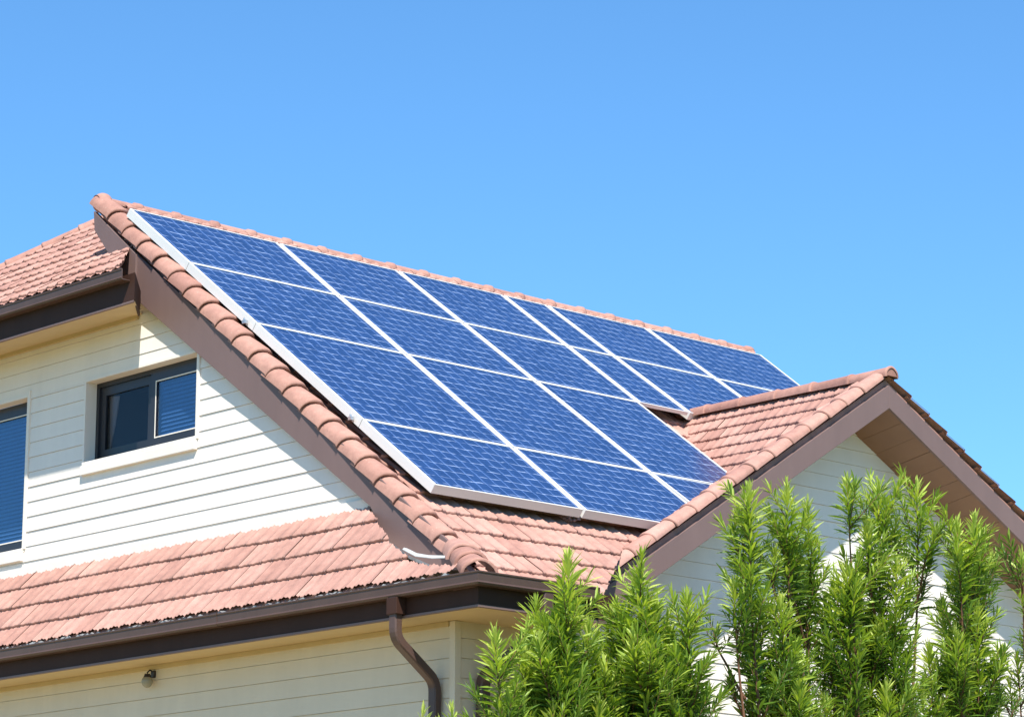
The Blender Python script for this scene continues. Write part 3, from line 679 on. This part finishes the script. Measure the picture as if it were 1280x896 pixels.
# ================================================================== SOLAR PANELS
NM = Vector((0, -T, 1)).normalized()
SH = 0.060
UT = [0.84, 2.92, 4.71, 6.40, 7.14, 8.89, 11.08]      # column lines at the top
SHR = [.058, .048, .0996, .089, .129, .156, .02]
VT = [8.455, 7.185, 5.835, 3.845, 2.585]                   # row lines, metres up the slope
OFF = 0.21
def pp(u, v, h=0.0): return Vector((u, v / LS, C0 + T * v / LS)) + NM * (OFF + h)
def ucol(i, v): return UT[i] + SHR[i] * (VT[0] - v)
def solar_panel(i, j, label):
    v1, v0 = VT[j] - 0.004, VT[j + 1] + 0.004; g = 0.018
    q = [(ucol(i, v0) + g, v0), (ucol(i + 1, v0) - g, v0), (ucol(i + 1, v1) - g, v1), (ucol(i, v1) + g, v1)]
    if (i, j) == (2, 3): q = [(q[0][0], 2.98), (5.5, 2.98), (6.60, 3.82), q[3]]
    if (i, j) == (1, 3): q = [q[0], (4.55, v0), (q[1][0] - 0.04, 2.95), q[2], q[3]]
    cx = sum(a for a, b in q) / len(q); cv = sum(b for a, b in q) / len(q)
    root = empty('solar_panel', label, 'solar panel', pp(cx, cv, -0.07), 'solar panels on the tiled roof')
    # inner outline
    n = len(q); inn = []
    for k in range(n):
        p0, p1, p2 = [Vector(q[(k + d) % n]) for d in (-1, 0, 1)]
        d1 = (p1 - p0).normalized(); d2 = (p2 - p1).normalized()
        n1 = Vector((-d1.y, d1.x)); n2 = Vector((-d2.y, d2.x))
        w1 = 0.017 if abs(d1.x) > 0.8 else 0.030; w2 = 0.017 if abs(d2.x) > 0.8 else 0.030
        det = n1.x * n2.y - n1.y * n2.x
        inn.append(p1 + Vector(((w1 * n2.y - w2 * n1.y) / det, (n1.x * w2 - n2.x * w1) / det)))
    bm = bmesh.new()
    ot = [bm.verts.new(pp(a, b, 0)) for a, b in q]; it = [bm.verts.new(pp(p.x, p.y, 0)) for p in inn]
    fd = -0.045 if (i, j) == (3, 1) else -0.095
    ob = [bm.verts.new(pp(a, b, fd)) for a, b in q]; il = [bm.verts.new(pp(p.x, p.y, -0.008)) for p in inn]
    for k in range(n):
        l = (k + 1) % n
        bm.faces.new((ot[k], ot[l], it[l], it[k])); bm.faces.new((ot[k], ob[k], ob[l], ot[l])); bm.faces.new((it[k], it[l], il[l], il[k]))
    obj('frame', bm, 'alu', root)
    bm = bmesh.new(); uvl = bm.loops.layers.uv.new('UVMap')
    f = bm.faces.new([bm.verts.new(pp(p.x, p.y, -0.006)) for p in inn])
    ou, ov = random.uniform(0, 50), random.uniform(0, 50)
    ou = i * 7 * 0.155 * 3; ov = j * 0.15 * 11
    for lo, p in zip(f.loops, inn): lo[uvl].uv = (p.x - q[0][0] + SH * (p.y - q[0][1]) + ou, p.y - q[0][1] + ov)
    f.normal_update()
    o = obj('cell_sheet', bm, 'cell', root)
    bm = bmesh.new(); bm.faces.new([bm.verts.new(pp(a, b, fd + 0.001)) for a, b in q]); obj('back_sheet', bm, 'black', root)
    return root
rows_w = ['top', 'second', 'third', 'bottom']
cols_w = ['first', 'second', 'third', 'fourth', 'fifth', 'sixth']
for i in range(6):
    for j in range(4):
        if i >= 3 and j > 1: continue
        lab = 'blue solar panel in the %s row, %s column from the white left edge' % (rows_w[j], cols_w[i])
        if i == 3: lab = 'narrow blue solar panel in the %s row behind the right gable ridge' % rows_w[j]
        if i == 5: lab = 'blue solar panel at the right end of the array, %s row' % rows_w[j]
        solar_panel(i, j, lab)
# clamps on the left edge and rail feet at the bottom edge
def clamp(p, label):
    p = Vector(p); bm = bmesh.new()
    box(bm, p.x - 0.035, p.x + 0.01, p.y - 0.022, p.y + 0.022, p.z - 0.045, p.z - 0.01)
    tube(bm, [p + Vector((-0.022, 0, -0.02)), p + Vector((-0.022, 0, 0.012))], 0.011, 8)
    o = obj('panel_clamp', bm, 'clip'); tag(o, label, 'clamp', 'clamps holding the solar panels'); return o
for v, lb in ((3.97, 'metal clamp low on the white left frame of the panels'), (5.97, 'metal clamp higher on the white left frame of the panels')):
    clamp(pp(ucol(0, v) - 0.005, v, -0.04), lb)
p = pp(ucol(1, 2.66), 2.66, -0.05); bm = bmesh.new()
box(bm, p.x - 0.022, p.x + 0.022, p.y - 0.012, p.y + 0.05, p.z - 0.10, p.z - 0.05)
for k in range(6):
    c = p + Vector((-0.02 - 0.022 * k, random.uniform(-.01, .03), -0.10 + random.uniform(-.012, .012)))
    bmesh.ops.create_icosphere(bm, subdivisions=1, radius=random.uniform(.014, .024), matrix=Matrix.Translation(c))
o = obj('rail_foot', bm, 'barge'); tag(o, 'small rail foot under the lower edge of the panels', 'bracket')

# ================================================================== SHRUBS
def leaf(V, F, TN, base, d, ln, wd, tone, droop):
    d = d.normalized(); s = d.cross(Vector((0, 0, 1)))
    if s.length < 0.05: s = Vector((random.uniform(-1, 1), random.uniform(-1, 1), 0))
    s.normalize(); s = (Matrix.Rotation(random.uniform(-0.9, 0.9), 3, d) @ s); n = s.cross(d)
    k0 = len(V); pts = []
    for t, wf in ((0.0, 0.12), (0.28, 0.85), (0.6, 1.0), (0.85, 0.5)):
        c = base + d * (ln * t) + Vector((0, 0, -droop * ln * t * t)); ww = wd * wf * 0.5
        V += [c - s * ww + n * (ww * 0.35), c, c + s * ww + n * (ww * 0.35)]
    V.append(base + d * ln + Vector((0, 0, -droop * ln)))
    for r in range(3):
        a = k0 + r * 3
        F.append((a, a + 1, a + 4, a + 3)); F.append((a + 1, a + 2, a + 5, a + 4)); TN += [tone, tone]
    a = k0 + 9; F.append((a, a + 1, k0 + 12)); F.append((a + 1, a + 2, k0 + 12)); TN += [tone, tone]
def shrub(name, label, base, tips, group, dens=1.0, side=True):
    base = Vector(base)
    root = empty(name, label, 'shrub', base, group)
    sb = bmesh.new(); V, F, TN = [], [], []
    root_base = base
    for (tip, ln, vig, par) in tips:
        tip = Vector(tip); base = root_base
        if par is not None: base = Vector(par).lerp(root_base, min(0.6, (0.55 + 0.5 * ln + max(0, par.z - tip.z)) / (par.z)))
        mid = base.lerp(tip, 0.62); mid.x += (tip.x - base.x) * 0.22; mid.y += (tip.y - base.y) * 0.22
        wob = Vector((random.uniform(-.06, .06), random.uniform(-.06, .06), 0))
        path = []
        for i in range(29):
            t = i / 28; p = base * (1 - t) ** 2 + (mid + wob) * 2 * t * (1 - t) + tip * t * t
            p += Vector((math.sin(t * 9 + tip.x * 5), math.cos(t * 8 + tip.x * 3), 0)) * 0.02 * t; path.append(p)
        tube(sb, path, [(0.028 if par is None else 0.011) * (1 - i / 28) ** 0.8 + 0.0035 for i in range(29)], 6)
        # leaves from the tip downward
        tot = 0.0; seg = []
        for a, b in zip(path[::-1], path[::-1][1:]): seg.append((a, b, tot)); tot += (b - a).length
        z = 0.0; ph = random.uniform(0, 6)
        maxd = ln
        while z < maxd:
            a, b, s0 = [s for s in seg if s[2] <= z][-1]
            dl = (b - a).length; p = a.lerp(b, min(1, (z - s0) / dl)); axis = (a - b).normalized()
            f = z / maxd
            ph += 2.4
            out = Vector((math.cos(ph), math.sin(ph), 0)); 
            tilt = 0.18 + 0.74 * min(1, z / 0.28) + random.uniform(-.2, .32) + 0.30 * f
            d = axis * math.cos(tilt) + out * math.sin(tilt)
            ll = (0.12 + 0.12 * min(1, z / 0.22)) * random.uniform(0.7, 1.25) * vig * (1 - 0.25 * f)
            tone = min(1, max(0, 1.0 - 0.74 * f ** 0.9 + random.gauss(0, 0.13)))  # paler young tips; sunlit highlights and inner shade are also put into the tone
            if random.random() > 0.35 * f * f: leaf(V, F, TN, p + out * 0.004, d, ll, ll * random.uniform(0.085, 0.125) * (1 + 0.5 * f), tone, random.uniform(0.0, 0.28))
            z += (0.0040 + 0.0050 * f) / dens
        # short side twigs with tufts of their own
        if side:
            for k in range(int(11 * maxd)):
                zz = random.uniform(0.28, maxd * 1.05)
                a, b, s0 = [s for s in seg if s[2] <= zz][-1]; p = a.lerp(b, min(1, (zz - s0) / (b - a).length))
                an = random.uniform(0, 6.28); o = Vector((math.cos(an), math.sin(an), random.uniform(1.0, 2.4))).normalized()
                tl = random.uniform(0.15, 0.58) * vig; e = p + o * tl
                tube(sb, [p, p.lerp(e, .5) + Vector((0, 0, -.01)), e], [0.006, 0.004, 0.002], 5)
                nl = int(24 * tl / 0.25 * dens); f = zz / maxd
                for q in range(nl):
                    t = q / nl; c = p.lerp(e, 0.15 + 0.85 * t); ph2 = q * 2.4
                    r1 = o.orthogonal().normalized(); r2 = o.cross(r1)
                    out = r1 * math.cos(ph2) + r2 * math.sin(ph2); ti = 1.05 - 0.7 * t + random.uniform(-.2, .2)
                    ll = random.uniform(0.11, 0.20) * vig * (0.7 + 0.3 * t)
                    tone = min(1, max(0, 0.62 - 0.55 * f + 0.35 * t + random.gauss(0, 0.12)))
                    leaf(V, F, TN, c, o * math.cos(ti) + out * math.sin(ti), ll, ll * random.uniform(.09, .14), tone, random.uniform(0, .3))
    me = bpy.data.meshes.new('foliage'); me.from_pydata(V, [], F); at = me.attributes.new('tone', 'FLOAT', 'FACE'); at.data.foreach_set('value', TN)
    me.materials.append(M['leaf']); o = bpy.data.objects.new('foliage', me); COL.objects.link(o); o.parent = root
    o.matrix_parent_inverse = Matrix.Translation(root_base).inverted()
    obj('stem', sb, 'bark', root, True)
    return root
def tips(lst, Yc, sib=0.55):
    out = []
    for k, (x, y, ln, vg) in enumerate(lst):
        y += 11
        out.append((onY(x, y, Yc + ((k * 37) % 11 - 5) * 0.055), ln * 1.15, vg, None)); par = out[-1][0]
        for q in range(2 if ln > .6 else 1):
            if random.random() < sib:
                out.append((onY(x + random.choice((-1, 1)) * random.uniform(10, 30), y + random.uniform(22, 85), Yc + random.uniform(-.35, .3)), ln * random.uniform(.35, .6), vg * random.uniform(.8, 1), par))
    return out
GS = 'tall leafy shrubs in front of the right gable'
Yl = -0.75
left = tips([(709, 686, 1.5, 1.0), (800, 699, 1.4, 1.05), (669, 742, 1.2, 1.0), (622, 782, .9, 1.0), (735, 770, 1.1, 1), (770, 742, 1.2, 1), (690, 795, 1.0, 1), (655, 805, 1.0, 1), (700, 840, .7, 1), (748, 868, .6, 1), (775, 850, .7, 1), (690, 872, .5, 1), (757, 838, .8, 1.1), (720, 850, .8, 1), (628, 866, .5, .9), (668, 866, .7, 1), (790, 800, .9, 1), (700, 745, 1.2, 1), (745, 812, 0.9, 1)], Yl)
b0 = onY(715, 1000, Yl)
shrub('shrub', 'bushy green shrub hiding the corner gutter end, left of the gable wall', (b0.x, Yl + .05, 0), left, GS)
mid_ = tips([(862, 736, 1.2, 1.05), (817, 744, 1.2, 1), (838, 775, 1.0, 1), (805, 800, .9, 1), (858, 800, .9, 1.05), (866, 850, .7, 1), (822, 835, .8, 1), (845, 850, .7, 1), (805, 862, .6, 1), (865, 878, .5, 1), (830, 885, .4, 1)], Yl - .1)
b0 = onY(840, 1000, Yl)
shrub('shrub', 'lower green shrub in the middle, against the shaded gable boards', (b0.x, Yl - .1, 0), mid_, GS)
rA = tips([(935, 601, 1.75, 1.0), (984, 597, 1.0, .95), (1010, 616, 1.2, .85), (917, 717, .6, .9), (946, 740, 1.0, 1), (930, 765, .45, .95), (975, 740, .9, 1.0), (960, 830, .7, 1), (1000, 700, 1.1, 1), (985, 800, .8, 1), (935, 850, .6, 1), (1000, 850, .6, 1), (965, 875, .5, 1), (985, 660, .7, .9)], Yl - .2)
b0 = onY(965, 1000, Yl)
shrub('shrub', 'tall green shrub with two shoots against the left gable barge', (b0.x, Yl - .2, 0), rA, GS)
rB = tips([(1059, 588, .55, .9), (1098, 596, 1.7, 1.05), (1147, 596, 1.1, 1.05), (1059, 700, 1.3, 1.1), (1032, 740, 1.0, 1.05), (1075, 690, 1.1, 1), (1120, 690, 1.2, 1), (1090, 770, .9, 1.05), (1040, 800, .8, 1), (1125, 780, .9, 1), (1070, 840, .7, 1), (1110, 850, .6, 1), (1030, 860, .5, 1), (1090, 875, .5, 1), (1130, 840, .6, 1), (1050, 880, .4, 1), (1075, 745, .9, 1)], Yl - .1)
b0 = onY(1080, 1000, Yl)
shrub('shrub', 'tallest green shrub, bushy shoots rising under the gable apex', (b0.x, Yl - .1, 0), rB, GS)
rC = tips([(1197, 644, 1.0, 1.0), (1220, 637, 1.0, 1.05), (1205, 735, 1.2, 1.1), (1225, 750, 1.0, 1), (1180, 745, 1.0, 1), (1190, 810, .8, 1), (1225, 820, .8, 1), (1160, 800, .8, 1), (1205, 860, .6, 1), (1175, 870, .5, .9), (1230, 868, .5, .9), (1195, 780, .8, 1), (1150, 860, .5, .9)], Yl - .15)
b0 = onY(1190, 1000, Yl)
shrub('shrub', 'green shrub with a brown branch, before the sunlit right gable wall', (b0.x, Yl - .15, 0), rC, GS)
rD = tips([(1277, 684, .32, 1.0), (1272, 815, .45, .9), (1262, 840, .4, .9), (1290, 760, .6, 1)], Yl)
b0 = onY(1295, 1000, Yl)
shrub('shrub', 'sparse green shrub cut by the right edge', (b0.x, Yl, 0), rD, GS, 0.8)
lo = tips([(527, 880, .3, .85), (562, 876, .35, .85), (546, 893, .3, .8)], Yl - .3)
b0 = onY(545, 1000, Yl)
shrub('shrub', 'small shrub tips just showing below the downpipe', (b0.x, Yl - .3, 0), lo, GS, 0.7, False)
